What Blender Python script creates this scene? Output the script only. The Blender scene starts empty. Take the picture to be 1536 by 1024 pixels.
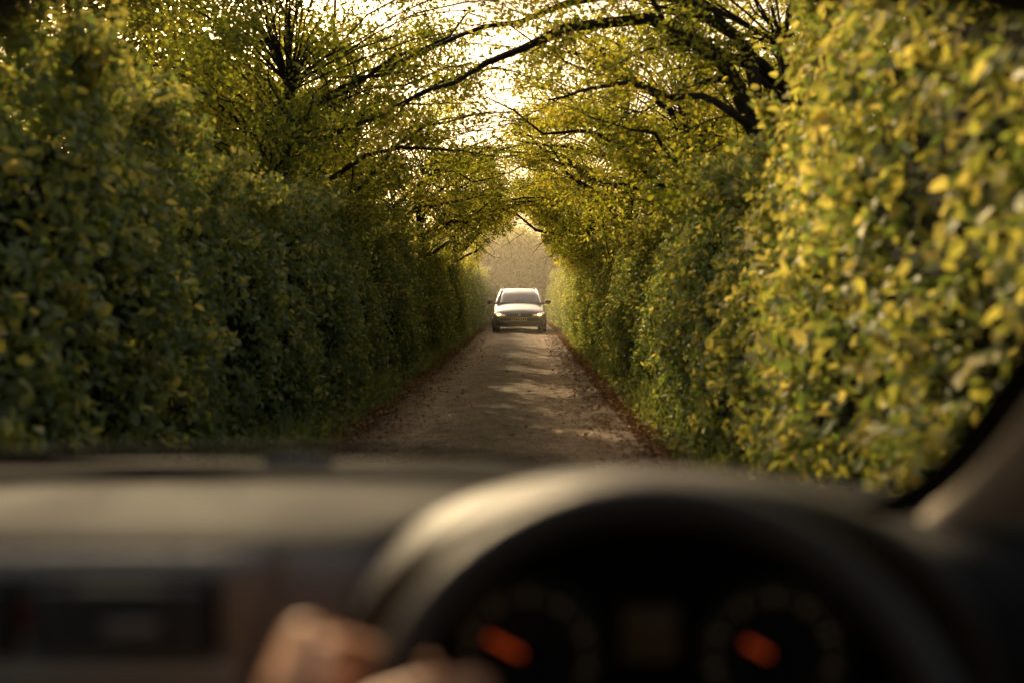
import bpy, bmesh, math, random
import numpy as np
from mathutils import Vector, Matrix
rng=np.random.default_rng(7); random.seed(7)
S=bpy.context.scene
S.view_settings.view_transform='Standard'; S.view_settings.look='None'; S.view_settings.exposure=0
D=bpy.data
SUN_AZ=math.radians(-21); SUN_EL=math.radians(27)
SD=np.array([math.sin(SUN_AZ)*math.cos(SUN_EL),math.cos(SUN_AZ)*math.cos(SUN_EL),math.sin(SUN_EL)])

# ---------------------------------------------------------------- materials
def newmat(name):
    m=D.materials.new(name); m.use_nodes=True; nt=m.node_tree; nt.nodes.clear()
    out=nt.nodes.new('ShaderNodeOutputMaterial'); return m,nt,out
def pbr(name,col,rough=.6,metal=0,bump=0,bscale=200,coat=0,var=0,vscale=8,emis=None,es=0,spec=.5):
    m,nt,out=newmat(name); N=nt.nodes; L=nt.links
    b=N.new('ShaderNodeBsdfPrincipled'); b.inputs['Base Color'].default_value=(*col,1)
    b.inputs['Roughness'].default_value=rough; b.inputs['Metallic'].default_value=metal
    b.inputs['Coat Weight'].default_value=coat; b.inputs['Specular IOR Level'].default_value=spec
    tc=N.new('ShaderNodeTexCoord')
    if var>0:
        n=N.new('ShaderNodeTexNoise'); n.inputs['Scale'].default_value=vscale; n.inputs['Detail'].default_value=5
        L.new(tc.outputs['Object'],n.inputs['Vector'])
        r=N.new('ShaderNodeValToRGB'); r.color_ramp.elements[0].position=.3; r.color_ramp.elements[1].position=.7
        r.color_ramp.elements[0].color=(*[c*(1-var) for c in col],1); r.color_ramp.elements[1].color=(*[min(1,c*(1+var)) for c in col],1)
        L.new(n.outputs['Fac'],r.inputs['Fac']); L.new(r.outputs['Color'],b.inputs['Base Color'])
    if bump>0:
        n=N.new('ShaderNodeTexNoise'); n.inputs['Scale'].default_value=bscale; n.inputs['Detail'].default_value=3
        L.new(tc.outputs['Object'],n.inputs['Vector'])
        bp=N.new('ShaderNodeBump'); bp.inputs['Strength'].default_value=bump; bp.inputs['Distance'].default_value=.01
        L.new(n.outputs['Fac'],bp.inputs['Height']); L.new(bp.outputs['Normal'],b.inputs['Normal'])
    if emis:
        b.inputs['Emission Color'].default_value=(*emis,1); b.inputs['Emission Strength'].default_value=es
    L.new(b.outputs[0],out.inputs[0]); return m
def leafmat(name,ramp,tramp,tfac=.5,gloss=.08,rough=.45):
    m,nt,out=newmat(name); N=nt.nodes; L=nt.links
    a=N.new('ShaderNodeAttribute'); a.attribute_name='tint'
    def mk(r):
        cr=N.new('ShaderNodeValToRGB'); e=cr.color_ramp.elements
        e[0].position=r[0][0]; e[0].color=(*r[0][1],1); e[1].position=r[-1][0]; e[1].color=(*r[-1][1],1)
        for p,c in r[1:-1]:
            k=e.new(p); k.color=(*c,1)
        L.new(a.outputs['Fac'],cr.inputs['Fac']); return cr
    c1=mk(ramp); c2=mk(tramp)
    d=N.new('ShaderNodeBsdfDiffuse'); t=N.new('ShaderNodeBsdfTranslucent'); g=N.new('ShaderNodeBsdfGlossy')
    g.inputs['Roughness'].default_value=rough; g.inputs['Color'].default_value=(.9,.88,.78,1)
    L.new(c1.outputs[0],d.inputs['Color']); L.new(c2.outputs[0],t.inputs['Color'])
    m1=N.new('ShaderNodeMixShader'); m1.inputs[0].default_value=tfac
    L.new(d.outputs[0],m1.inputs[1]); L.new(t.outputs[0],m1.inputs[2])
    m2=N.new('ShaderNodeMixShader'); m2.inputs[0].default_value=gloss
    L.new(m1.outputs[0],m2.inputs[1]); L.new(g.outputs[0],m2.inputs[2])
    L.new(m2.outputs[0],out.inputs[0]); return m

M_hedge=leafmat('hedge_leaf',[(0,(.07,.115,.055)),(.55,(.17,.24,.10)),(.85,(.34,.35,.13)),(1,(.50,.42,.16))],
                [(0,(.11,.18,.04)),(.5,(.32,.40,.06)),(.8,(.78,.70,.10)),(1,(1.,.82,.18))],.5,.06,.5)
M_tree=leafmat('tree_leaf',[(0,(.045,.075,.025)),(.6,(.11,.14,.04)),(1,(.27,.24,.06))],
               [(0,(.20,.26,.02)),(.5,(.60,.58,.04)),(1,(1.,.80,.10))],.6,.035)
M_far=leafmat('far_leaf',[(0,(.045,.07,.03)),(1,(.13,.13,.05))],[(0,(.18,.21,.03)),(1,(.70,.58,.08))],.5,.02)
M_dead=leafmat('fallen_leaf',[(0,(.12,.05,.025)),(.5,(.32,.15,.06)),(1,(.48,.30,.13))],[(0,(.1,.04,.01)),(1,(.3,.15,.03))],.2,.03)
M_grass=leafmat('grass_blade',[(0,(.07,.12,.04)),(.7,(.15,.21,.07)),(1,(.30,.27,.11))],[(0,(.2,.28,.05)),(1,(.6,.55,.10))],.45,.04)
M_bark=pbr('bark',(.040,.029,.021),.9,bump=.8,bscale=30,var=.4,vscale=12,spec=.2)
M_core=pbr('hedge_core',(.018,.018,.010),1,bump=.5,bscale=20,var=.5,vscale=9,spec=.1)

# ---------------------------------------------------------------- mesh accumulator
class MB:
    def __init__(s): s.v=[];s.f=[];s.m=[];s.t=[];s.n=0
    def add(s,v,f,mat=0,tint=None):
        v=np.asarray(v,dtype=np.float32).reshape(-1,3); f=np.asarray(f,dtype=np.int64).reshape(-1,4)
        s.v.append(v); s.f.append(f+s.n); s.m.append(np.full(len(f),mat,dtype=np.int32))
        s.t.append(np.full(len(v),.3,dtype=np.float32) if tint is None else np.asarray(tint,dtype=np.float32)); s.n+=len(v)
    def build(s,name,mats,smooth=False):
        v=np.concatenate(s.v); f=np.concatenate(s.f); mi=np.concatenate(s.m); t=np.concatenate(s.t)
        me=D.meshes.new(name); me.vertices.add(len(v)); me.vertices.foreach_set('co',v.ravel())
        me.loops.add(f.size); me.loops.foreach_set('vertex_index',f.ravel().astype(np.int32))
        me.polygons.add(len(f)); me.polygons.foreach_set('loop_start',(np.arange(len(f))*4).astype(np.int32))
        me.polygons.foreach_set('material_index',mi)
        a=me.attributes.new('tint','FLOAT','POINT'); a.data.foreach_set('value',t)
        me.polygons.foreach_set('use_smooth',np.full(len(f),smooth))
        me.update(calc_edges=True)
        for m in mats: me.materials.append(m)
        o=D.objects.new(name,me); S.collection.objects.link(o); return o
def unit(a): return a/(np.linalg.norm(a,axis=-1,keepdims=True)+1e-9)
def add_leaves(mb,p,n,size,tint,mat=0,droop=.5,width=.62):
    N=len(p); n=unit(n)
    d=rng.normal(size=(N,3)); d[:,2]-=droop; d=unit(d-n*np.sum(d*n,1,keepdims=True))
    s=np.cross(n,d); L=size[:,None]; W=L*width*rng.uniform(.8,1.2,(N,1)); fo=L*rng.uniform(.02,.16,(N,1))
    V=np.stack([p, p+d*L*.30+s*W*.48+n*fo, p+d*L*.72+s*W*.36+n*fo*.6, p+d*L-n*fo*.8,
                p+d*L*.72-s*W*.36+n*fo*.6, p+d*L*.30-s*W*.48+n*fo],1)
    b=np.arange(N)[:,None]*6
    F=np.concatenate([b+np.array([[0,1,2,3]]),b+np.array([[0,3,4,5]])],0)
    mb.add(V.reshape(-1,3),F,mat,np.repeat(tint,6))
def tube(mb,pts,rad,sides=6,mat=0):
    pts=np.asarray(pts,float); K=len(pts); T=np.gradient(pts,axis=0); T=unit(T)
    ref=np.array([.31,.17,.93]) if abs(T[0,2])<.8 else np.array([1,.1,.05])
    A=unit(np.cross(T,ref)); B=np.cross(T,A); th=np.linspace(0,2*np.pi,sides,endpoint=False)
    V=pts[:,None]+(A[:,None]*np.cos(th)[None,:,None]+B[:,None]*np.sin(th)[None,:,None])*np.asarray(rad)[:,None,None]
    i=np.arange(K-1)[:,None]*sides; j=np.arange(sides)[None,:]; j2=(j+1)%sides
    F=np.stack([i+j,i+j2,i+sides+j2,i+sides+j],-1).reshape(-1,4)
    mb.add(V.reshape(-1,3),F,mat)

# ---------------------------------------------------------------- ground and lane
def lane_x(y): return -.24+.27*np.clip((y-5)/30,0,1)**1.2
def grid(name,xs,ys,zf,mat,xoff=None):
    mb=MB(); X,Y=np.meshgrid(xs,ys); XX=X+(lane_x(Y) if xoff else 0); Z=zf(X,Y)
    nx=len(xs); i=np.arange(len(ys)-1)[:,None]*nx; j=np.arange(nx-1)[None,:]
    F=np.stack([i+j,i+j+1,i+nx+j+1,i+nx+j],-1).reshape(-1,4)
    mb.add(np.stack([XX,Y,Z],-1).reshape(-1,3),F); return mb.build(name,[mat],True)
m,nt,out=newmat('ground_soil'); N=nt.nodes; L=nt.links
tc=N.new('ShaderNodeTexCoord'); b=N.new('ShaderNodeBsdfPrincipled'); b.inputs['Roughness'].default_value=.95
n=N.new('ShaderNodeTexNoise'); n.inputs['Scale'].default_value=3; n.inputs['Detail'].default_value=8; L.new(tc.outputs['Object'],n.inputs['Vector'])
r=N.new('ShaderNodeValToRGB'); r.color_ramp.elements[0].position=.35; r.color_ramp.elements[0].color=(.07,.045,.028,1); r.color_ramp.elements[1].position=.65; r.color_ramp.elements[1].color=(.075,.085,.035,1)
L.new(n.outputs['Fac'],r.inputs['Fac']); L.new(r.outputs[0],b.inputs['Base Color'])
n2=N.new('ShaderNodeTexNoise'); n2.inputs['Scale'].default_value=40; L.new(tc.outputs['Object'],n2.inputs['Vector'])
bp=N.new('ShaderNodeBump'); bp.inputs['Distance'].default_value=.03; L.new(n2.outputs['Fac'],bp.inputs['Height']); L.new(bp.outputs[0],b.inputs['Normal'])
L.new(b.outputs[0],out.inputs[0]); M_ground=m
mb=MB(); mb.add([(-300,-100,-.02),(300,-100,-.02),(300,500,-.02),(-300,500,-.02)],[(0,1,2,3)]); mb.build('ground',[M_ground])
m,nt,out=newmat('road_gravel'); N=nt.nodes; L=nt.links
tc=N.new('ShaderNodeTexCoord'); b=N.new('ShaderNodeBsdfPrincipled'); b.inputs['Roughness'].default_value=.8; b.inputs['Specular IOR Level'].default_value=.25
at=N.new('ShaderNodeAttribute'); at.attribute_name='tint'
n1=N.new('ShaderNodeTexNoise'); n1.inputs['Scale'].default_value=1.6; n1.inputs['Detail'].default_value=7; L.new(tc.outputs['Object'],n1.inputs['Vector'])
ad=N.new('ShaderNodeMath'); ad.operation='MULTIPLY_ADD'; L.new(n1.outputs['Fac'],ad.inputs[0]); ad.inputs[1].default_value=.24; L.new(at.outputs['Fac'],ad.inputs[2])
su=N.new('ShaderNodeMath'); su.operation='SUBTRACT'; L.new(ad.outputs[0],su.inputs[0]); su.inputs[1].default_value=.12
cr=N.new('ShaderNodeValToRGB'); e=cr.color_ramp.elements
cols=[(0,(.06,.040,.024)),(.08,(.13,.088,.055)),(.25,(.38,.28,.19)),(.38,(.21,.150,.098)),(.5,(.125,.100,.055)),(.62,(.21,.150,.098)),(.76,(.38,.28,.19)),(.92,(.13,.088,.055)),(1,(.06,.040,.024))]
e[0].position=0;e[0].color=(*cols[0][1],1);e[1].position=1;e[1].color=(*cols[-1][1],1)
for p,c in cols[1:-1]:
    k=e.new(p);k.color=(*c,1)
L.new(su.outputs[0],cr.inputs['Fac'])
v=N.new('ShaderNodeTexVoronoi'); v.inputs['Scale'].default_value=50; L.new(tc.outputs['Object'],v.inputs['Vector'])
r2=N.new('ShaderNodeValToRGB'); r2.color_ramp.elements[0].color=(.4,.4,.4,1); r2.color_ramp.elements[1].color=(1.6,1.56,1.5,1)
sp=N.new('ShaderNodeSeparateColor'); L.new(v.outputs['Color'],sp.inputs[0]); L.new(sp.outputs[0],r2.inputs['Fac'])
mx=N.new('ShaderNodeMix'); mx.data_type='RGBA'; mx.blend_type='MULTIPLY'; mx.inputs[0].default_value=1
L.new(cr.outputs[0],mx.inputs[6]); L.new(r2.outputs[0],mx.inputs[7])
n3=N.new('ShaderNodeTexNoise'); n3.inputs['Scale'].default_value=5; n3.inputs['Detail'].default_value=9; n3.inputs['Roughness'].default_value=.7; L.new(tc.outputs['Object'],n3.inputs['Vector'])
r3=N.new('ShaderNodeValToRGB'); r3.color_ramp.elements[0].position=.36; r3.color_ramp.elements[0].color=(.5,.48,.44,1); r3.color_ramp.elements[1].position=.64; r3.color_ramp.elements[1].color=(1.25,1.22,1.18,1)
L.new(n3.outputs['Fac'],r3.inputs['Fac'])
mx2=N.new('ShaderNodeMix'); mx2.data_type='RGBA'; mx2.blend_type='MULTIPLY'; mx2.inputs[0].default_value=1
L.new(mx.outputs[2],mx2.inputs[6]); L.new(r3.outputs[0],mx2.inputs[7]); L.new(mx2.outputs[2],b.inputs['Base Color'])
bp=N.new('ShaderNodeBump'); bp.inputs['Strength'].default_value=1; bp.inputs['Distance'].default_value=.014; L.new(v.outputs['Distance'],bp.inputs['Height'])
bp2=N.new('ShaderNodeBump'); bp2.inputs['Strength'].default_value=.8; bp2.inputs['Distance'].default_value=.035; L.new(n3.outputs['Fac'],bp2.inputs['Height']); L.new(bp2.outputs[0],bp.inputs['Normal'])
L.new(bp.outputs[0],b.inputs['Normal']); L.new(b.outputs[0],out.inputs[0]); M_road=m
xs=np.linspace(-1.45,1.45,30); ys=np.concatenate([np.arange(-6,30,.3),np.arange(30,75,1.)])
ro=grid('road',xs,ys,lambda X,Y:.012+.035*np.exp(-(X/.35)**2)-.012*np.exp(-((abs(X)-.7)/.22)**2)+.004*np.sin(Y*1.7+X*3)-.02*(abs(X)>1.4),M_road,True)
co=np.empty(len(ro.data.vertices)*3,dtype=np.float32); ro.data.vertices.foreach_get('co',co); co=co.reshape(-1,3)
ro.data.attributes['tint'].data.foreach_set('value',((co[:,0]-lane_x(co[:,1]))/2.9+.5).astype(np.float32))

# ---------------------------------------------------------------- hedges
def fbm(y,z,ph):
    return (np.sin(y*1.1+ph)*.5+np.sin(y*2.7+z*1.9+ph*2)*.34+np.sin(y*5.3-z*4.1+ph*3)*.26+np.sin(y*9.1+z*7.7+ph)*.16)
def hedge(name,side,ybeg,yend,basef,lean,height,ph):
    mb=MB()
    def hx(y,z):
        y=np.asarray(y,float); cx=lane_x(y)+.24
        f=basef(y)+lean*np.clip(z/2.2,0,1.3)+.17*fbm(y,z,ph)-.10*np.sin(np.clip(z/height(y),0,1)*np.pi)
        return cx+side*f
    TV=.24
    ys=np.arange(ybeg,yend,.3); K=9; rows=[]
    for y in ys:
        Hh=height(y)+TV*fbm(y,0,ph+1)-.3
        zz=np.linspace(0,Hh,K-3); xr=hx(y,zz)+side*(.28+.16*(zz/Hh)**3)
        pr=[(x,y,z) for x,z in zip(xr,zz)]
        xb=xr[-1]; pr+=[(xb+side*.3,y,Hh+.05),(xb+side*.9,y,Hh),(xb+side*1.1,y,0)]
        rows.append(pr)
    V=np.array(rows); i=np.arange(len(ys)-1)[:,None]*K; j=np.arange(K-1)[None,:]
    mb.add(V.reshape(-1,3),np.stack([i+j,i+j+1,i+K+j+1,i+K+j],-1).reshape(-1,4),1)  # solid dark core, added behind the leaves to block light
    for (a,bb,dens,sz) in [(ybeg,7,1300,.062),(7,16,1400,.054),(16,30,950,.06),(30,yend,480,.075)]:
        n=int((bb-a)*2.5*dens); y=rng.uniform(a,bb,n); Hh=height(y)+TV*fbm(y,0,ph+1); z=Hh*rng.uniform(.02,1,n)**.95
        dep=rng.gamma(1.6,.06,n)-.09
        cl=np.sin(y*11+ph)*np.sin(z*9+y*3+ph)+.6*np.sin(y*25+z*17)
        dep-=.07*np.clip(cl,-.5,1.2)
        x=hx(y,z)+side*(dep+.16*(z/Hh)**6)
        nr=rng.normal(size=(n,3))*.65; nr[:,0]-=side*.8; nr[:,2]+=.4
        tint=np.clip(rng.beta(2,3.2,n)+.14*cl*.5-dep*1.2+.2*(z/2.3-.5)+(.17 if (side>0 and bb<8) else 0)-(.05 if side<0 else 0),0,1)  # near right leaves tinted brighter: sunlight put into their colour
        keep=rng.uniform(size=n)<np.clip(.75+.35*cl,.25,1)
        sz_=sz*rng.uniform(.5,1.4,n)
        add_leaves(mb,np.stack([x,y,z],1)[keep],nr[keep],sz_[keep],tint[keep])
    n=int((yend-ybeg)*1100); y=ybeg+(yend-ybeg)*rng.uniform(size=n)**1.35; Hh=height(y)+TV*fbm(y,0,ph+1)
    o=rng.uniform(0,.9,n); z=Hh-.12*np.exp(-o*6)+rng.normal(size=n)*.09+.03; x=hx(y,Hh)+side*(o+.05)
    nr=rng.normal(size=(n,3))*.6; nr[:,2]+=1
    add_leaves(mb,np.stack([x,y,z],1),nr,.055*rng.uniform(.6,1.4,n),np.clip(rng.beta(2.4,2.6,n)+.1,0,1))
    ns=int((yend-ybeg)*38)
    for k in range(ns):
        y0=ybeg+(yend-ybeg)*rng.uniform()**1.6; Hh=float(height(y0)+TV*fbm(y0,0,ph+1)); top=rng.uniform()<.5
        if top: z0=Hh-.08; dr=np.array([-side*rng.uniform(-.2,.8),rng.normal()*.5,1.]); l=rng.uniform(.12,.55)
        else: z0=rng.uniform(.4,Hh); dr=np.array([-side*1.,rng.normal()*.7,rng.uniform(-.2,.8)]); l=rng.uniform(.08,.28)
        if side>0 and y0<6.5: l*=1.25
        p0=np.array([float(hx(y0,z0))+side*rng.uniform(0,.15),y0,z0])
        dr=dr/np.linalg.norm(dr); t=np.linspace(0,1,4)[:,None]; bd=np.array([0,0,-.36*l]); P=p0+dr*t*l+bd*t**2
        tube(mb,P,np.linspace(.004,.0015,4),3,1)
        q=int(l*75)+5; tt=rng.uniform(.1,1,q)[:,None]; PP=p0+dr*tt*l+bd*tt**2+rng.normal(size=(q,3))*.024
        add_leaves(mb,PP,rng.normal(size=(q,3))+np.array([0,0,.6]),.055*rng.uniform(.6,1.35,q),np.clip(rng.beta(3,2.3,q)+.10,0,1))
    return mb.build(name,[M_hedge,M_core])
hL=lambda y: 2.22+.12*np.sin(np.asarray(y)*.5)+.25*np.clip((5.5-np.asarray(y))/3,0,1)
hR=lambda y: 2.1+.10*np.sin(np.asarray(y)*.7+1)+1.0*np.clip((6.4-np.asarray(y))/1.8,0,1)
hedge('hedge',-1,1.6,54,lambda y:1.93-.22*np.clip((y-6)/25,0,1),.22,hL,.4)
hedge('hedge',+1,1.6,54,lambda y:1.22+.28*np.clip((y-4.8)/1.6,0,1)-.05*np.clip((y-12)/20,0,1),.20,hR,2.1)

# ---------------------------------------------------------------- verge grass, fallen leaves, pebbles
mb=MB()
n=40000; y=2+50*rng.uniform(size=n)**1.6; sd=np.where(rng.uniform(size=n)<.55,-1,1)
wid=np.where(sd<0,rng.uniform(1.40,2.0,n),rng.uniform(1.14,1.5,n)); cl=np.sin(y*1.3+sd)*.6+np.sin(y*4.7+sd*2)*.4
x=sd*wid; h=rng.uniform(.05,.26,n)*(1+.6*cl)*np.clip((wid-np.where(sd<0,1.36,1.08))*4,.2,1.2); keep=rng.uniform(size=n)<.55+.5*cl
x,y,h=x[keep]+lane_x(y[keep])+.22,y[keep],h[keep]; n=len(x); a=rng.uniform(0,6.28,n); w=.005+.004*rng.uniform(size=n)
P=np.stack([x,y,np.full(n,-.01)],1); d=np.stack([np.cos(a),np.sin(a),np.zeros(n)],1); s=np.stack([-np.sin(a),np.cos(a),np.zeros(n)],1)
up=np.array([0,0,1.]); hh=h[:,None]; ww=w[:,None]; bend=rng.uniform(.1,.7,n)[:,None]
V=np.stack([P-s*ww,P+s*ww,P+up*hh*.6+d*hh*bend*.3+s*ww*.8,P+up*hh*.6+d*hh*bend*.3-s*ww*.8,P+up*hh+d*hh*bend+s*ww*.1,P+up*hh+d*hh*bend-s*ww*.1],1)
b_=np.arange(n)[:,None]*6; F=np.concatenate([b_+np.array([[0,1,2,3]]),b_+np.array([[3,2,4,5]])],0)
mb.add(V.reshape(-1,3),F,0,np.repeat(rng.beta(2,2.5,n),6))
n=12000; y=2+45*rng.uniform(size=n)**1.4; sd=np.where(rng.uniform(size=n)<.5,-1,1)
wid=np.where(sd<0,rng.uniform(1.42,2.0,n),rng.uniform(1.14,1.5,n)); nr=rng.normal(size=(n,3))*.6; nr[:,2]+=1
add_leaves(mb,np.stack([sd*wid+lane_x(y)+.22,y,rng.uniform(.02,.3,n)*np.clip((wid-1)*2.2,.2,1)],1),nr,rng.uniform(.03,.08,n),rng.beta(2,2,n),0,0,.7)
mb.build('grass_verge',[M_grass])
mb=MB(); n=24000; y=3+45*rng.uniform(size=n)**1.4; sd=np.where(rng.uniform(size=n)<.42,-1,1)
wid=np.where(sd<0,1.44,1.14)-.16+rng.gamma(2,.085,n)*np.where(rng.uniform(size=n)<.84,1,-1.2); nr=rng.normal(size=(n,3))*.35; nr[:,2]+=1
wid=np.where(rng.uniform(size=n)<.012,rng.uniform(-.2,1.1,n),wid)
add_leaves(mb,np.stack([sd*wid+lane_x(y)+.22,y,.035+rng.uniform(0,.06,n)],1),nr,rng.uniform(.02,.055,n),rng.beta(2,2,n),0,0,.7)
mb.build('fallen_leaves',[M_dead])
mb=MB(); n=5000; y=4+24*rng.uniform(size=n)**1.3; x=rng.uniform(-1.35,1.35,n); r_=np.minimum(rng.gamma(2.,.0022,n)+.002,.010)
cz=.012+.035*np.exp(-(x/.35)**2); C=np.stack([x+lane_x(y),y,cz],1)
oc=np.array([[1,0,0],[0,1,0],[-1,0,0],[0,-1,0],[.3,.1,.8]]); V=C[:,None]+oc[None]*r_[:,None,None]*rng.uniform(.7,1.3,(n,5,1))
b_=np.arange(n)[:,None]*5; F=np.concatenate([b_+np.array([[0,1,2,4]]),b_+np.array([[2,3,0,4]])],0)
mb.add(V.reshape(-1,3),F,0); mb.build('gravel',[pbr('pebble',(.28,.22,.16),.85,var=.5,vscale=3)])

# ---------------------------------------------------------------- trees
def keep_clear(P):
    x=P[:,0]-lane_x(P[:,1])-.15; z=P[:,2]; near=np.clip((18-P[:,1])/6,0,1); far=np.clip((P[:,1]-24)/4,0,1)
    a=1.18+.35*near+.25*far
    return ((x/a)**2+(z/(3.1+.3*near+.3*far))**2>1+.12*np.sin(P[:,1]*2.3)+.1*np.sin(P[:,0]*5)) & ~((np.abs(x)<1.25+.7*near)&(z<1.9))
SPOTS=[(.35,12.8,.95,1.0),(.1,16.2,1.0,.8),(.5,20.5,.7,1.4),(-.2,25.,.9,1.1),(.9,8.6,.35,.8),(-.5,10.4,.5,.6),(.3,30,1.3,1.0)]
def sun_ok(P):
    g=P-SD*(P[:,2:3]/SD[2]); k=np.ones(len(P))
    x,y,z=P[:,0],P[:,1],P[:,2]
    strip=np.exp(-((x+.35+.35*np.sin(y*.9))/(.50+.12*np.sin(y*2.1)))**2)*np.clip((y-11.0)/1.5,0,1)
    k=np.where(z>3.55,1-.95*strip,k)
    gap=np.sin(x*2.3+y*1.1)+np.sin(y*1.9-z*2.2+1)+np.sin(x*3.7-z*3.1+y*.6)
    k=np.where((z>3.2)&(gap>1.15)&(np.abs(x)<2.2),k*.25,k)
    for (cx,cy,rx,ry) in SPOTS:
        rr=np.sqrt(((g[:,0]-cx)/rx)**2+((g[:,1]-cy)/ry)**2)+.22*np.sin(g[:,0]*9+g[:,1]*4)+.15*np.sin(g[:,1]*11)
        k=k*np.clip((rr-.55)/.6,0,1)
    t=(x-1.3)/SD[0]; q=P-SD*t[:,None]
    hit=(t>0)&(q[:,1]>1.5)&(q[:,1]<7.)&(q[:,2]>.5)&(q[:,2]<3.2)&(np.sin(q[:,1]*2.9+q[:,2]*2)+np.sin(q[:,2]*4.3-q[:,1])>-.6)
    k=np.where(hit,np.minimum(k,.26),k)
    return rng.uniform(size=len(P))<k
def curve(p0,d0,length,bendv,k=8,wob=.06):
    t=np.linspace(0,1,k)[:,None]; d0=d0/np.linalg.norm(d0)
    P=p0+d0*length*t+np.array(bendv)*length*t**2
    w=np.cumsum(rng.normal(size=(k,3))*wob*length/k,0); w[0]=0; return P+w
def along(P,t):
    k=len(P)-1; f=t*k; i=min(int(f),k-1); return P[i]+(P[i+1]-P[i])*(f-i)
def leafcloud(mb,pts,nr,leaf,tb,mat=1):
    ok=keep_clear(pts); pts=pts[ok]; nr=nr[ok]
    if len(pts)==0: return
    ok=sun_ok(pts); pts=pts[ok]; nr=nr[ok]
    if len(pts)==0: return
    add_leaves(mb,pts,nr,leaf*rng.uniform(.6,1.35,len(pts)),np.clip(rng.beta(2.2,2.4,len(pts))+tb+rng.normal()*.16,0,1),mat,.5)
def grow_twigs(mb,P,r0,dens,leaf,nl,tb,toward):
    Lg=np.sum(np.linalg.norm(np.diff(P,axis=0),axis=1)); ns=max(3,int(Lg*dens))
    for s in range(ns):
        t=rng.uniform(.12,1); p=along(P,t); tang=along(P,min(1,t+.05))-along(P,max(0,t-.05)); tang=tang/(np.linalg.norm(tang)+1e-6)
        d=tang*.6+rng.normal(size=3)*np.array([.8,1.,.6])+np.array([toward*.15,0,.05]); l=rng.uniform(.5,1.35)*(1.15-.4*t)
        Q=curve(p,d,l,(0,0,-.25),6,.16); tube(mb,Q,np.linspace(max(.006,r0*(1-t)*.4),.003,6),4)
        nt_=int(l*6)+3; pts=[]
        for q in range(nt_):
            tt=rng.uniform(.1,1); pp=along(Q,tt); dd=rng.normal(size=3)*np.array([1,1,.55]); ll=rng.uniform(.2,.5)
            R=curve(pp,dd,ll,(0,0,-.3),4,.1)
            if keep_clear(R).all(): tube(mb,R,np.linspace(.003,.0015,4),3)
            ts=rng.uniform(.05,1.05,nl); pts.append(pp+(R[-1]-pp)*ts[:,None]+rng.normal(size=(nl,3))*np.array([.08,.08,.05]))
        pts=np.concatenate(pts); nr=rng.normal(size=pts.shape)*.7; nr[:,2]+=.8
        leafcloud(mb,pts,nr,leaf,tb)
def tree(side,x0,y0,h,limbs,leaf=.06,nl=16,dens=3.2,tb=0,custom=None,rt=.12,reach=1.,ncr=46,per=240,nover=12,topz=1.6):
    mb=MB(); T=curve(np.array([x0,y0,-.1]),np.array([-side*.12,rng.normal()*.08,1.]),h,(0,0,0),9,.12)
    tube(mb,T,np.linspace(rt,rt*.5,9),9)
    for k in range(limbs):
        t=rng.uniform(.5,1.); p=along(T,t); lg=rng.uniform(2.2,3.6)*reach
        inw=-side*rng.uniform(.45,1.2) if rng.uniform()<.8 else side*rng.uniform(.2,.9)
        d=np.array([inw,rng.normal()*.55,rng.uniform(.4,1.0)])
        P=curve(p,d,lg,(-side*.12,0,-.30),9,.26); r=rt*.48*(1.1-.5*t)
        if not keep_clear(P[2:]).all(): P[:,2]+=np.linspace(0,.7,9)
        if not keep_clear(P[2:]).all(): P[:,2]+=np.linspace(0,.8,9)
        tube(mb,P,np.linspace(r,.008,9),6)
        grow_twigs(mb,P,r,dens,leaf,nl,tb,-side)
    def clump(c,R,tt):
        u=unit(rng.normal(size=(per,3))); pts=c+u*R*rng.uniform(.3,1.1,(per,1))
        nr=u*.5+rng.normal(size=(per,3))*.6; nr[:,2]+=.5; leafcloud(mb,pts,nr,leaf,tt)
        b0=along(T,min(1,max(.3,(c[2]-.5)/h))); t_=np.linspace(0,1,7)[:,None]; Q=b0+(c-b0)*t_+np.array([0,0,.25])*np.sin(t_*np.pi)+rng.normal(size=(7,3))*.05*np.sin(t_*np.pi)
        if keep_clear(Q[1:]).all(): tube(mb,Q,np.linspace(.014,.004,7),5)
    for k in range(ncr):
        c=np.array([x0+rng.uniform(-1.3,1.5)*side-side*.35,y0+rng.uniform(-2.1,2.1),0]); c[2]=2.0+(h+topz-2.0)*rng.uniform()**.95
        clump(c,np.array([1,1,.65])*rng.uniform(.3,.62),tb-.10)
    for k in range(nover):
        c=np.array([rng.uniform(-1.7,1.3),y0+rng.uniform(-2,2),rng.uniform(3.5,5.0)])
        clump(c,np.array([1,1,.45])*rng.uniform(.35,.7),tb+.03)
    for (P,r) in (custom or []):
        P=np.array(P,float); tt=np.linspace(0,len(P)-1,14); P=np.stack([np.interp(tt,np.arange(len(P)),P[:,c]) for c in range(3)],1)+rng.normal(size=(14,3))*.03
        tube(mb,P,np.linspace(r,.012,14),7); grow_twigs(mb,P,r*.7,3.0,leaf,nl,tb,-side)
    return mb.build('tree',[M_bark,M_tree])
cu=[([(2.5,9.2,2.2),(2.15,9.3,2.95),(1.85,9.4,3.5),(1.1,9.6,3.95),(.15,9.9,3.75),(-.55,10.2,3.4),(-1.3,10.6,3.3)],.10),
    ([(2.2,9.2,2.9),(2.2,9.7,3.7),(1.6,10.4,4.3),(.6,11.2,4.5),(-.6,11.8,4.3),(-1.6,12.4,4.0)],.07),
    ([(2.3,9.2,2.6),(1.7,8.9,2.95),(.9,9.3,3.2),(.3,9.8,3.15)],.042)]
tree(+1,2.75,9.2,3.6,4,.055,16,2.5,.03,cu,.14,ncr=34,nover=6)
tree(-1,-3.3,11.8,3.9,8,.055,19,3.2,-.10,ncr=95,nover=10,topz=1.9)
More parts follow.
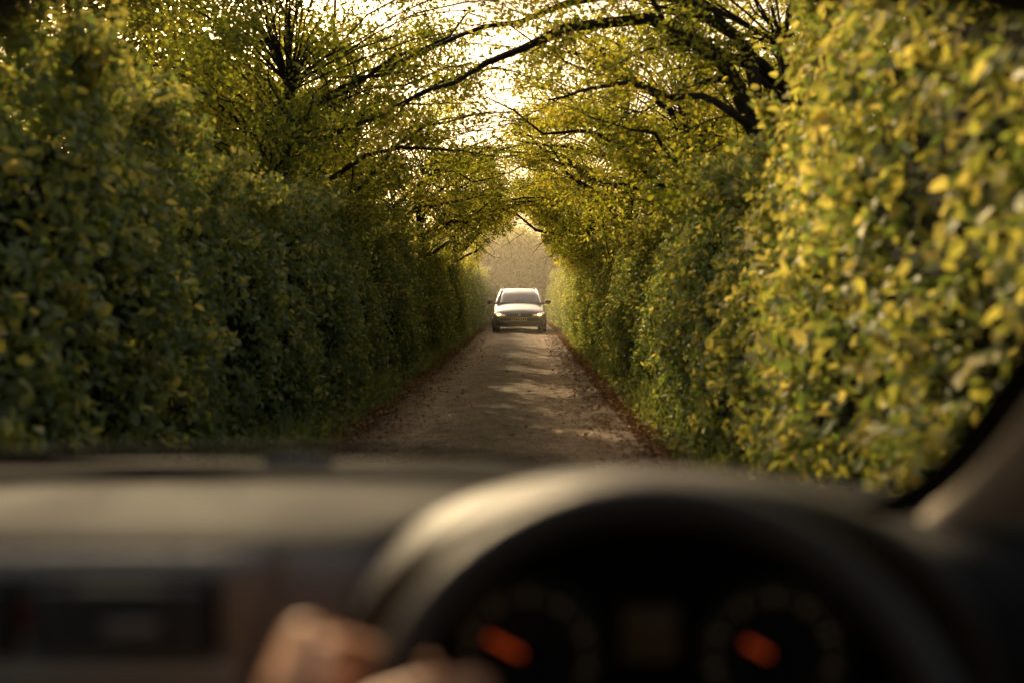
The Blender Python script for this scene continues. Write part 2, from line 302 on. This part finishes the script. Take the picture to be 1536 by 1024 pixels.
tree(+1,2.7,13.5,4.1,8,.055,18,3.0,.03,ncr=60)
tree(-1,-2.9,15.6,4.1,8,.058,18,3.2,-.03,ncr=65,topz=2.0)
tree(+1,2.4,18.0,3.9,8,.06,18,3.2,.03)
tree(-1,-2.2,20.5,3.8,8,.064,18,3.0,.03,reach=.95)
tree(+1,2.1,23.,3.8,8,.068,18,3.0,.03,reach=.95)
tree(-1,-2.0,26.,3.5,8,.072,17,3.0,.08,reach=.85,nover=6)
tree(+1,2.1,28.5,3.4,8,.078,16,3.,.08,reach=.85,nover=4)

def mass(name,boxes,leaf,mat,tb=0):
    mb=MB()
    for (x0,x1,y0,y1,hmax,ncl,per) in boxes:
        for k in range(ncl):
            c=np.array([rng.uniform(x0,x1),rng.uniform(y0,y1),0]); c[2]=rng.uniform(.8,hmax*rng.uniform(.75,1.))
            R=np.array([1,1,.7])*rng.uniform(.5,1.1)*(1 if y0<50 else 1.6)
            u=unit(rng.normal(size=(per,3))); rr=rng.uniform(.55,1.08,(per,1)); p=c+u*R*rr
            ok=keep_clear(p)&sun_ok(p) if y0<50 else np.ones(per,bool)
            nr=u*.6+rng.normal(size=(per,3))*.6; nr[:,2]+=.4
            add_leaves(mb,p[ok],nr[ok],leaf*rng.uniform(.6,1.4,ok.sum()),np.clip(rng.beta(2,2.5,ok.sum())+tb+rng.normal()*.1,0,1))
            if k%4==0: tube(mb,curve(np.array([c[0],c[1],-.1]),np.array([rng.normal()*.2,0,1.]),c[2]*.85,(0,0,0),7,.35),np.linspace(.07,.02,7),5,1)
    return mb.build(name,[mat,M_bark])
mass('woodland',[(-7.5,-4,13,31,7.2,230,400),(3.4,6.4,7,33,5.6,140,400),(-7,-4,4,12,3.6,40,350),(-6,-3,36,52,2.8,22,320),(3.5,7,34,52,3.6,26,320)],.11,M_far)
mass('distant_trees',[(-7,7,57,61,5.2,90,420),(-16,16,61,70,6.0,170,400),(-50,50,75,95,7.5,120,400)],.20,M_far,.05)

# ---------------------------------------------------------------- evening haze in the lane
m,nt,out=newmat('haze'); vs_=nt.nodes.new('ShaderNodeVolumeScatter'); vs_.inputs['Density'].default_value=.006; vs_.inputs['Anisotropy'].default_value=.72; vs_.inputs['Color'].default_value=(1,.90,.66,1)
nt.links.new(vs_.outputs[0],out.inputs['Volume'])
mb=MB(); x0,x1,y0,y1,z0,z1=-5,5,24,56,.06,7.5
c=[(x0,y0,z0),(x1,y0,z0),(x1,y1,z0),(x0,y1,z0),(x0,y0,z1),(x1,y0,z1),(x1,y1,z1),(x0,y1,z1)]
mb.add(c,[(3,2,1,0),(4,5,6,7),(0,1,5,4),(1,2,6,5),(2,3,7,6),(3,0,4,7)]); mb.build('haze',[m])

# ---------------------------------------------------------------- helpers for built objects
def empty(name): 
    o=D.objects.new(name,None); S.collection.objects.link(o); return o
def link(bm,name,mats,parent=None,smooth=True,sub=0,bev=0,loc=None):
    me=D.meshes.new(name); bmesh.ops.recalc_face_normals(bm,faces=bm.faces); bm.to_mesh(me); bm.free()
    for m in (mats if isinstance(mats,list) else [mats]): me.materials.append(m)
    for p in me.polygons: p.use_smooth=smooth
    o=D.objects.new(name,me); S.collection.objects.link(o)
    if loc: o.location=loc
    if bev: 
        k=o.modifiers.new('b','BEVEL'); k.width=bev; k.segments=3; k.limit_method='ANGLE'
    if sub: 
        k=o.modifiers.new('s','SUBSURF'); k.levels=sub; k.render_levels=sub
    if parent: o.parent=parent
    return o
def box(name,c,size,mat,parent,bev=.01,rot=None,smooth=True):
    bm=bmesh.new(); bmesh.ops.create_cube(bm,size=1); bmesh.ops.scale(bm,vec=size,verts=bm.verts)
    if rot: bmesh.ops.rotate(bm,matrix=rot,verts=bm.verts)
    bmesh.ops.translate(bm,vec=c,verts=bm.verts); return link(bm,name,mat,parent,smooth,bev=bev)
def loft(name,rows,mats,parent,closed=False,sub=0,matf=None,caps=False):
    bm=bmesh.new(); vv=[[bm.verts.new(p) for p in r] for r in rows]; K=len(rows[0])
    for i in range(len(rows)-1):
        for j in range(K if closed else K-1):
            f=bm.faces.new((vv[i][j],vv[i][(j+1)%K],vv[i+1][(j+1)%K],vv[i+1][j]))
            if matf: f.material_index=matf(i,j)
    if caps:
        bm.faces.new(vv[0]); bm.faces.new(vv[-1])
    return link(bm,name,mats,parent,sub=sub)
def rod(name,pts,rad,mat,parent,sides=12):
    mb=MB(); pts=np.array(pts,float); rad=rad if hasattr(rad,'__len__') else [rad]*len(pts)
    tube(mb,pts,rad,sides); o=mb.build(name,[mat],True); o.parent=parent; return o

# ---------------------------------------------------------------- oncoming car
car=empty('estate_car'); Y0=32.0; CX=.08
M_paint=pbr('silver_paint',(.30,.295,.29),.36,.7,coat=.4)
M_trim=pbr('black_plastic',(.02,.02,.022),.6); M_tyre=pbr('tyre',(.02,.02,.02),.9,bump=.3)
M_glass=pbr('car_glass',(.03,.035,.035),.05,0,coat=1,spec=.8); M_chrome=pbr('chrome',(.7,.7,.7),.15,1)
M_head=pbr('headlamp_lit',(.8,.75,.6),.2,0,emis=(1,.60,.27),es=3.2); M_headg=pbr('headlamp_housing',(.7,.6,.45),.15,.5,coat=1,emis=(1,.5,.18),es=.6)
M_plate=pbr('number_plate',(.75,.62,.25),.5); M_low=pbr('dark_bumper',(.07,.07,.072),.5,.2,coat=.2)
def C(x,s,z): return (CX+x,Y0+s,z*.965)
st=[(0,.60,.30,.56,.60),(.03,.72,.25,.60,.66),(.12,.82,.21,.66,.735),(.3,.86,.2,.73,.80),(.7,.875,.2,.82,.90),(1.15,.88,.2,.89,.985),(2.,.885,.2,.92,1.),(3.2,.885,.2,.93,1.),(4.1,.86,.22,.92,1.),(4.38,.80,.3,.9,.98),(4.45,.7,.4,.8,.9)]
rows=[]
for s,w,zb,zs,zt in st:
    half=[(w*.86,zb),(w*.97,zb+.06),(w,zb+(zs-zb)*.45),(w*.985,zs-.06),(w*.93,zs+.02),(w*.72,zt),(w*.35,zt+.03)]
    rows.append([C(x,s,z) for x,z in half]+[C(0,s,zt+.038)]+[C(-x,s,z) for x,z in half[::-1]])
loft('body',rows,[M_paint],car,closed=True,sub=2,caps=True)
gh=[(1.08,.76,.98,.74,.985,.5,1.0),(1.45,.77,.99,.66,1.25,.5,1.27),(1.85,.775,1.,.585,1.435,.48,1.465),(2.5,.78,1.,.585,1.46,.48,1.50),(3.6,.78,1.,.58,1.45,.47,1.485),(4.0,.77,1.,.57,1.40,.46,1.43),(4.3,.74,1.,.66,1.08,.5,1.1)]
rows=[]
for s,w0,z0,w1,z1,w2,z2 in gh:
    h=[(w0,z0),(w1,z1),(w2,z2)]; rows.append([C(x,s,z) for x,z in h]+[C(0,s,z2+.012)]+[C(-x,s,z) for x,z in h[::-1]])
loft('cabin_glass',rows,[M_glass,M_paint],car,matf=lambda i,j:1 if (2<=i<=4 and 1<=j<=4) else 0,sub=0)
for sg in (-1,1):
    rod('windscreen_pillar',[C(sg*.745,1.05,.98),C(sg*.665,1.45,1.255),C(sg*.59,1.85,1.44),C(sg*.585,2.5,1.465),C(sg*.58,3.6,1.455),C(sg*.6,4.1,1.37),C(sg*.67,4.32,1.05)],[.045,.04,.038,.035,.035,.04,.04],M_paint,car)
    rod('centre_pillar',[C(sg*.80,2.6,1.),C(sg*.60,2.65,1.45)],.035,M_trim,car)
    rod('roof_rail',[C(sg*.52,1.95,1.485),C(sg*.53,2.1,1.53),C(sg*.53,3.5,1.525),C(sg*.52,3.75,1.465)],.014,M_trim,car)
    bm=bmesh.new(); bmesh.ops.create_uvsphere(bm,u_segments=16,v_segments=10,radius=1); bmesh.ops.scale(bm,vec=(.105,.07,.068),verts=bm.verts); bmesh.ops.translate(bm,vec=C(sg*.975,1.48,1.03),verts=bm.verts); link(bm,'door_mirror',M_trim,car)
    rod('mirror_arm',[C(sg*.80,1.5,.98),C(sg*.95,1.49,1.0)],.025,M_trim,car)
    pr=[]
    for xx,ss,zl,zh in [(.43,-.005,.555,.635),(.55,.01,.545,.665),(.68,.055,.55,.695),(.78,.13,.575,.715),(.835,.26,.62,.725)]:
        pr.append([C(sg*xx,ss-.012,zl),C(sg*xx,ss-.035,(zl+zh)/2),C(sg*xx,ss+.03,zh),C(sg*xx,ss+.09,(zl+zh)/2)])
    loft('headlamp',pr,[M_headg],car,closed=True,sub=1,caps=True)
    bm=bmesh.new(); bmesh.ops.create_uvsphere(bm,u_segments=16,v_segments=10,radius=.05); bmesh.ops.scale(bm,vec=(1.5,.5,.95),verts=bm.verts); bmesh.ops.translate(bm,vec=C(sg*.655,.005,.62),verts=bm.verts); link(bm,'headlamp_bulb',M_head,car)
    bm=bmesh.new(); bmesh.ops.create_uvsphere(bm,u_segments=12,v_segments=8,radius=.045); bmesh.ops.scale(bm,vec=(1.2,.4,1),verts=bm.verts); bmesh.ops.translate(bm,vec=C(sg*.62,-.035,.35),verts=bm.verts); link(bm,'fog_lamp',M_trim,car)
    for ss in (.82,3.55):
        bm=bmesh.new(); bmesh.ops.create_cone(bm,cap_ends=True,segments=32,radius1=.32,radius2=.32,depth=.21); bmesh.ops.rotate(bm,matrix=Matrix.Rotation(math.pi/2,3,'Y'),verts=bm.verts); bmesh.ops.translate(bm,vec=C(sg*.775,ss,.335),verts=bm.verts); link(bm,'tyre',M_tyre,car,bev=.03)
        bm=bmesh.new(); bmesh.ops.create_cone(bm,cap_ends=True,segments=32,radius1=.2,radius2=.17,depth=.03); bmesh.ops.rotate(bm,matrix=Matrix.Rotation(sg*math.pi/2,3,'Y'),verts=bm.verts); bmesh.ops.translate(bm,vec=C(sg*.888,ss,.335),verts=bm.verts); link(bm,'wheel_rim',M_chrome,car)
box('grille',C(0,-.004,.595),(.78,.05,.085),M_trim,car,.02)
for zz in (.575,.612): box('grille_bar',C(0,-.031,zz),(.7,.01,.008),M_chrome,car,.002)
box('badge',C(0,-.038,.605),(.09,.02,.06),M_chrome,car,.01)
box('lower_bumper',C(0,.03,.33),(1.50,.16,.22),M_low,car,.05); box('bumper_strip',C(0,-.012,.475),(1.3,.06,.08),M_low,car,.02)
box('air_intake',C(0,-.055,.335),(.86,.02,.09),M_trim,car,.015)
box('number_plate',C(0,-.052,.47),(.50,.012,.105),M_plate,car,.003)
for i in range(7): box('plate_character',C(-.2+.062*i+(.03 if i>3 else 0),-.0595,.47),(.034,.003,.065),M_trim,car,.0)
box('wiper',C(.2,1.17,1.055),(.6,.02,.012),M_trim,car,.003,Matrix.Rotation(.12,3,'Y')); box('cowl',C(0,1.1,1.005),(1.3,.1,.02),M_trim,car,.008)

# ---------------------------------------------------------------- interior of our own car
M_dash=pbr('dash_plastic',(.036,.035,.034),.75,bump=.25,bscale=350,var=.1,vscale=30,spec=.12)
M_face=pbr('dash_plastic_lightened',(.22,.21,.195),.6,bump=.2,bscale=350,spec=.4)  # dash plastic again, made paler to offset the shade on its face
M_blk=pbr('interior_black',(.007,.007,.007),.8,spec=.1); M_soft=pbr('binnacle_plastic',(.045,.04,.034),.5,bump=.2,bscale=400,spec=.35)
M_pil=pbr('pillar_trim',(.42,.36,.29),.8,bump=.2,bscale=500,var=.08); M_lin=pbr('headlining',(.03,.028,.026),.95)
M_leather=pbr('wheel_leather',(.045,.038,.032),.36,bump=.3,bscale=300)
dash=empty('car_dashboard'); cxr=-.28
prof=[(1.26,1.01),(1.18,1.028),(1.09,1.038),(.97,1.050),(.85,1.053),(.812,1.04),(.797,1.015),(.79,.98),(.792,.9),(.81,.78),(.86,.6)]
rows=[]
for x in np.concatenate([np.linspace(-1.0,-.10,22),np.linspace(-.085,.32,14),np.linspace(.335,.46,5)]):
    q=abs(x-cxr)/.74; ins=-.09<x<.325
    rows.append([(x,(max(y,.93) if (ins and z<1.045) else y)-.22*q**3*(1 if y>1.0 else .2)*(0 if ins and z<1.0 and y<.95 else 1)+.012*q*q,z-.012*q**3*(y>.9)) for y,z in prof])
loft('dash_pad',rows,[M_dash,M_blk,M_face],dash,sub=1,matf=lambda i,j:1 if j<2 else (2 if (j>=5 and i<21) else 0))
M_cons=pbr('console_plastic',(.20,.195,.18),.5,bump=.2,bscale=300)
loft('centre_console',[[(-.57,.80,z),(-.55,y-.012,z),(-.52,y-.02,z),(-.24,y-.02,z),(-.205+dx,y-.012,z),(-.185+dx,.80,z)] for z,y,dx in [(1.045,.81,0),(1.036,.79,0),(1.0,.785,-.004),(.93,.785,-.02),(.85,.79,-.035),(.7,.80,-.05)]],[M_cons],dash,sub=2)
M_slat=pbr('vent_slat_plastic',(.10,.10,.10),.45)
for (xc,w) in ((-.46,.13),(-.305,.135)):
    box('vent_surround',(xc,.765,1.0),(w+.012,.012,.066),M_blk,dash,.006)
    for k in range(5): box('vent_slat',(xc,.757,.977+.0115*k),(w-.006,.008,.0035),M_slat,dash,.001,Matrix.Rotation(.5,3,'X'))
    box('vent_tab',(xc+.01,.750,.995),(.04,.008,.012),M_face,dash,.002)
box('hazard_switch',(-.383,.764,1.0),(.016,.008,.02),pbr('hazard_red',(.08,.012,.01),.5),dash,.002)
box('console_strip',(-.38,.765,.955),(.32,.010,.014),pbr('strip_silver',(.4,.4,.39),.45,.4),dash,.003)
box('radio_panel',(-.375,.768,.90),(.29,.012,.07),M_blk,dash,.008)
for k in range(4): box('radio_button',(-.47+.06*k,.760,.90),(.03,.008,.012),M_soft,dash,.002)
bx,bw,bz,bh=.118,.272,.90,.209
def arch(w,h,y,zo=0,n=26,p=2.25):
    r=[]
    for k in range(n+1):
        a=math.pi*k/n; c,s_=math.cos(a),math.sin(a)
        r.append((bx-w*math.copysign(abs(c)**(2/p),c),y,bz+zo+h*abs(s_)**(2/p)))
    return r
loft('instrument_hood',[arch(bw-.05,bh-.065,.87,-.0),arch(bw-.035,bh-.04,.80),arch(bw-.022,bh-.022,.752),arch(bw-.010,bh-.006,.742),arch(bw,bh,.752),arch(bw+.006,bh+.001,.80),arch(bw+.02,bh-.015,.90),arch(bw+.05,bh-.055,1.02)],[M_soft],dash,sub=1)
clus=empty('instrument_cluster')
bm=bmesh.new(); pr=arch(bw-.045,bh-.05,.862); ce=bm.verts.new((bx,.862,bz-.05)); vv=[bm.verts.new(p) for p in pr]
for a_,b2 in zip(vv[:-1],vv[1:]): bm.faces.new((ce,a_,b2))
link(bm,'cluster_face',M_blk,clus)
box('lower_shroud',(bx,.85,.80),(.5,.06,.14),M_blk,clus,.02)
M_tick=pbr('dial_marks',(.16,.14,.10),.6,emis=(1,.62,.28),es=.04); M_need=pbr('dial_needle',(.5,.08,.02),.5,emis=(1,.11,.015),es=.36)
M_bez=pbr('dial_bezel',(.05,.047,.044),.4,.5); M_dial=pbr('dial_face',(.010,.010,.011),.6,spec=.2)
for gx,ang,off in ((.010,-62,.022),(.222,-60,.012)):
    gz=.938
    bm=bmesh.new(); bmesh.ops.create_cone(bm,cap_ends=True,segments=48,radius1=.064,radius2=.064,depth=.006); bmesh.ops.rotate(bm,matrix=Matrix.Rotation(math.pi/2,3,'X'),verts=bm.verts); bmesh.ops.translate(bm,vec=(gx,.852,gz),verts=bm.verts); link(bm,'dial',M_dial,clus,False)
    th=np.linspace(0,2*np.pi,49); rod('bezel',np.stack([gx+.066*np.cos(th),0*th+.846,gz+.066*np.sin(th)],1),.003,M_bez,clus,8)
    for k in range(25):
        a=math.radians(-135+270*k/24); big=k%3==0; r0=.052
        box('tick',(gx+r0*math.sin(a),.8475,gz+r0*math.cos(a)),(.0022 if big else .001,.002,.010 if big else .006),M_tick,clus,0,Matrix.Rotation(a,3,'Y'),False)
    a=math.radians(ang)
    box('needle',(gx+off*math.sin(a),.842,gz+off*math.cos(a)),(.0034,.003,.034),M_need,clus,.001,Matrix.Rotation(a,3,'Y'))
    bm=bmesh.new(); bmesh.ops.create_uvsphere(bm,u_segments=14,v_segments=8,radius=.009); bmesh.ops.translate(bm,vec=(gx,.846,gz),verts=bm.verts); link(bm,'needle_hub',M_blk,clus)
box('trip_display',(.116,.855,.955),(.05,.006,.05),pbr('lcd',(.03,.024,.014),.4,emis=(1,.5,.15),es=.004),clus,.004)
sw=empty('steering_wheel'); tl=math.radians(25)
WC=np.array([.092,.60,.939]); Uv=np.array([0,math.sin(tl),math.cos(tl)]); Xv=np.array([1.,0,0]); Nv=np.array([0,-math.cos(tl),math.sin(tl)])
R=.188; th=np.linspace(0,2*np.pi,97)
mb=MB(); P=WC+Xv*np.cos(th)[:,None]*R+Uv*np.sin(th)[:,None]*R
sd_=14; rad=.0155; V=[]
for k in range(96):
    rd=Xv*math.cos(th[k])+Uv*math.sin(th[k])
    for q in range(sd_):
        f=2*math.pi*q/sd_; V.append(P[k]+rd*math.cos(f)*rad+Nv*math.sin(f)*rad*1.1)
F=[(k*sd_+q,k*sd_+(q+1)%sd_,((k+1)%96)*sd_+(q+1)%sd_,((k+1)%96)*sd_+q) for k in range(96) for q in range(sd_)]
mb.add(V,F); o=mb.build('rim',[M_leather],True); o.parent=sw
def wl(x,u,n): return tuple(WC+Xv*x+Uv*u+Nv*n)
rows=[]
for n_,sc in ((-.05,.75),(-.02,1.),(.005,1.),(.014,.85),(.017,.5)):
    rows.append([wl(.085*sc*math.copysign(abs(math.cos(a))**.7,math.cos(a)),-.012+.058*sc*math.copysign(abs(math.sin(a))**.7,math.sin(a)),n_) for a in np.linspace(0,2*np.pi,24,endpoint=False)])
loft('airbag_boss',rows,[M_soft],sw,closed=True,sub=1,caps=True)
for sg in (-1,1):
    loft('spoke',[[wl(sg*x,u-.018*w,-.004),wl(sg*x,u+.018*w,-.004),wl(sg*x,u+.014*w,.01),wl(sg*x,u-.014*w,.01)] for x,u,w in [(.07,-.01,1.3),(.12,-.008,.8),(.182,0,.7)]],[M_soft],sw,closed=True,sub=1,caps=True)
rod('lower_spoke',[wl(0,-.06,-.005),wl(0,-.18,-.004)],.014,M_soft,sw)
rod('column',[wl(0,-.01,-.04),wl(0,-.06,-.25)],.035,M_blk,sw)
rod('indicator_stalk',[wl(-.04,.0,-.07),wl(-.13,.012,-.065),wl(-.15,.014,-.06)],[.008,.009,.010],M_blk,sw); rod('wiper_stalk',[wl(.04,.0,-.07),wl(.15,.012,-.06)],.008,M_blk,sw)
fr=empty('windscreen_surround')
def pil(sx):
    X=lambda x: x if sx>0 else 2*cxr-x
    path=[(.14,1.15,1.022),(.24,1.05,1.020),(.315,.965,1.030),(.350,.90,1.062),(.356,.82,1.110),(.348,.72,1.176),(.330,.60,1.256),(.306,.50,1.33),(.27,.455,1.370),(.20,.45,1.380)]
    rows=[];rows2=[]
    for i,(x,y,z) in enumerate(path):
        t=min(1,max(0,(i-1)/3)); 
        rows.append([(X(x-.004),y+.006,z+.004),(X(x+.012),y,z-.008*(1-t)),(X(x+.016),y-.01,z-.01)])
    loft('windscreen_frit',rows,[M_blk],fr,sub=1)
    for (x,y,z) in [(.33,1.0,.965),(.350,.95,1.010),(.364,.90,1.05),(.366,.82,1.105),(.358,.72,1.172),(.340,.60,1.254),(.318,.50,1.328),(.285,.42,1.40)]:
        rows2.append([(X(x),y+.004,z),(X(x+.010),y-.03,z-.006),(X(x+.045),y-.055,z-.012),(X(x+.085),y-.05,z-.01),(X(x+.10),y,z),(X(x+.05),y+.05,z)])
    loft('screen_pillar',rows2,[M_pil],fr,closed=True,sub=1,caps=True)
pil(1); pil(-1)
rows=[]
for y,dz in ((.47,.012),(.455,0),(.44,-.004),(.40,.004),(.2,.03),(-.6,.05),(-1.6,.0)):
    rows.append([(x,y,1.388+dz-.022*min(1,(abs(x-(-.01))/.235)**4 if abs(x+.01)<.235 else 1)-.03*max(0,abs(x-cxr)-.5)**1) for x in np.linspace(-1.0,.44,60)])
loft('roof_lining',rows,[M_lin],fr,sub=0)
loft('roof_panel',[[(x,y,1.45-.12*(abs(x-cxr)/.72)**4) for x in np.linspace(-1.02,.46,16)] for y in (.48,.2,-.6,-1.7)],[M_lin],fr)
box('door_panel',(.50,-.1,.80),(.08,2.0,.5),M_blk,fr,.03); box('door_panel_far',(-1.06,-.1,.80),(.08,2.0,.5),M_blk,fr,.03)
box('floor_and_bulkhead',(cxr,1.0,.58),(1.46,.2,.4),M_blk,fr,.03)
box('door_top',(.475,.55,1.0),(.06,.62,.10),M_blk,fr,.02)
loft('cowl',[[(x,y-.22*(abs(x-cxr)/.74)**3,z) for x in np.linspace(-1.,.44,30)] for y,z in ((1.19,1.022),(1.21,1.034),(1.26,1.038),(1.34,1.03),(1.45,1.0),(1.6,.96))],[M_blk],fr,sub=1)
wp=empty('windscreen_wiper')
rod('blade',[(-1.,1.12,1.046),(-.7,1.21,1.052),(-.3,1.27,1.054),(-.1,1.27,1.048),(.1,1.25,1.034)],.005,M_blk,wp,8)
rod('arm',[(-.9,1.22,1.036),(-.62,1.25,1.042),(-.4,1.26,1.050),(-.25,1.27,1.054),(-.1,1.27,1.050)],[.007,.007,.006,.005,.003],M_blk,wp,8)
box('arm_clip',(-.275,1.245,1.038),(.085,.014,.014),pbr('clip_grey',(.10,.105,.115),.7,spec=.2),wp,.004)
mir=empty('rear_view_mirror')
bm=bmesh.new(); bmesh.ops.create_uvsphere(bm,u_segments=24,v_segments=12,radius=1); bmesh.ops.scale(bm,vec=(.12,.022,.036),verts=bm.verts); bmesh.ops.translate(bm,vec=(-.03,.43,1.407),verts=bm.verts); link(bm,'housing',M_blk,mir)
rod('stem',[(-.03,.43,1.42),(-.03,.46,1.45)],.01,M_blk,mir)

# ---------------------------------------------------------------- driver's hand and forearm
hand=empty('driver_hand')
m,nt,out=newmat('skin'); N=nt.nodes; L=nt.links
b=N.new('ShaderNodeBsdfPrincipled'); b.inputs['Roughness'].default_value=.5; b.inputs['Subsurface Weight'].default_value=.15
b.inputs['Subsurface Radius'].default_value=(.01,.004,.002); tc=N.new('ShaderNodeTexCoord')
n=N.new('ShaderNodeTexNoise'); n.inputs['Scale'].default_value=60; L.new(tc.outputs['Object'],n.inputs['Vector'])
r=N.new('ShaderNodeValToRGB'); r.color_ramp.elements[0].color=(.66,.30,.15,1); r.color_ramp.elements[1].color=(.80,.42,.23,1)
L.new(n.outputs['Fac'],r.inputs['Fac']); L.new(r.outputs[0],b.inputs['Base Color']); L.new(b.outputs[0],out.inputs[0]); M_skin=m
ga=math.radians(167); rd=Xv*math.cos(ga)+Uv*math.sin(ga); tg=Xv*math.sin(ga)-Uv*math.cos(ga)
G=WC+rd*R; HS=1.15
def H(r_,t_,n_): return Vector(G+(rd*r_+tg*t_+Nv*n_)*HS)
bm=bmesh.new()
def caps(a,ra,b_,rb):
    for p,q in ((a,ra),(b_,rb)):
        g=bmesh.ops.create_icosphere(bm,subdivisions=3,radius=q); bmesh.ops.translate(bm,vec=p,verts=g['verts'])
    d=b_-a; g=bmesh.ops.create_cone(bm,cap_ends=True,segments=18,radius1=ra,radius2=rb,depth=d.length)
    bmesh.ops.rotate(bm,matrix=d.to_track_quat('Z','Y').to_matrix(),verts=g['verts']); bmesh.ops.translate(bm,vec=(a+b_)/2,verts=g['verts'])
def chain(l):
    for (a,ra),(b_,rb) in zip(l[:-1],l[1:]): caps(a,ra,b_,rb)
wrist=H(.030,-.085,.062)
tt=[.034,.011,-.012,-.034]; ln=[.95,1.06,1.,.82]; rr=[.0105,.0108,.0103,.0090]
for t_,l_,r_ in zip(tt,ln,rr):
    mcp=H(.046,t_,.022); pip=H(.040*l_+.002,t_+.002,-.018*l_); dip=H(.008,t_+.003,-.034*l_); tip=H(-.021*l_,t_+.002,-.022)
    chain([(mcp,r_*1.18),(pip,r_*1.05),(dip,r_*.92),(tip,r_*.8)])
    chain([(wrist,.021),(H(.042,t_*.85-.025,.045),.0145),(mcp,r_*1.25)])
    chain([(H(.022,t_*.8-.018,.045),.010),(H(.030,t_*.9,.026),.0105)])
chain([(wrist,.021),(H(.012,-.022,.052),.0175),(H(-.008,.006,.040),.0140),(H(-.030,.022,.031),.0120),(H(-.053,.030,.026),.0098)])
elbow=H(-.03,-.38,.16)
chain([(wrist,.023),(wrist.lerp(elbow,.3),.029),(wrist.lerp(elbow,.45),.034)])
bmesh.ops.recalc_face_normals(bm,faces=bm.faces)
me=D.meshes.new('hand_and_fingers'); bm.to_mesh(me); bm.free(); me.materials.append(M_skin)
ho=D.objects.new('hand_and_fingers',me); S.collection.objects.link(ho); ho.parent=hand
k=ho.modifiers.new('r','REMESH'); k.mode='VOXEL'; k.voxel_size=.0022; k.use_smooth_shade=True
k=ho.modifiers.new('s','SMOOTH'); k.factor=.5; k.iterations=6
rod('shirt_sleeve',[tuple(wrist.lerp(elbow,t)) for t in (.22,.3,.6,1.)],[.036,.040,.048,.055],pbr('shirt_cloth',(.05,.06,.09),.9,bump=.4,bscale=500),hand,20)

# ---------------------------------------------------------------- light, sky, camera
w=D.worlds.new('World'); S.world=w; w.use_nodes=True; nt=w.node_tree; bg=nt.nodes['Background']
sky=nt.nodes.new('ShaderNodeTexSky'); sky.sky_type='NISHITA'; sky.sun_disc=False; sky.sun_elevation=SUN_EL; sky.sun_rotation=SUN_AZ
sky.dust_density=7; sky.air_density=1.; sky.ozone_density=.5
mxw=nt.nodes.new('ShaderNodeMix'); mxw.data_type='RGBA'; mxw.blend_type='MULTIPLY'; mxw.inputs[0].default_value=1; mxw.inputs[7].default_value=(1.2,1.04,.84,1)
nt.links.new(sky.outputs[0],mxw.inputs[6]); nt.links.new(mxw.outputs[2],bg.inputs[0]); bg.inputs[1].default_value=.15
sl=D.lights.new('sun','SUN'); sl.energy=5; sl.angle=math.radians(.5); sl.color=(1,.77,.44)
so=D.objects.new('sun',sl); S.collection.objects.link(so)
so.rotation_euler=Vector(SD).to_track_quat('Z','Y').to_euler()
cd=D.cameras.new('camera'); cam=D.objects.new('camera',cd); S.collection.objects.link(cam); S.camera=cam
cd.lens=35; cd.sensor_width=36; cd.clip_start=.02; cd.clip_end=1000
cam.location=(0,0,1.25); cam.rotation_euler=(math.radians(90-2.69),0,math.radians(.27))
cd.dof.use_dof=True; cd.dof.focus_distance=28; cd.dof.aperture_fstop=1.4
print('verts',sum(len(o.data.vertices) for o in D.objects if o.type=='MESH'))
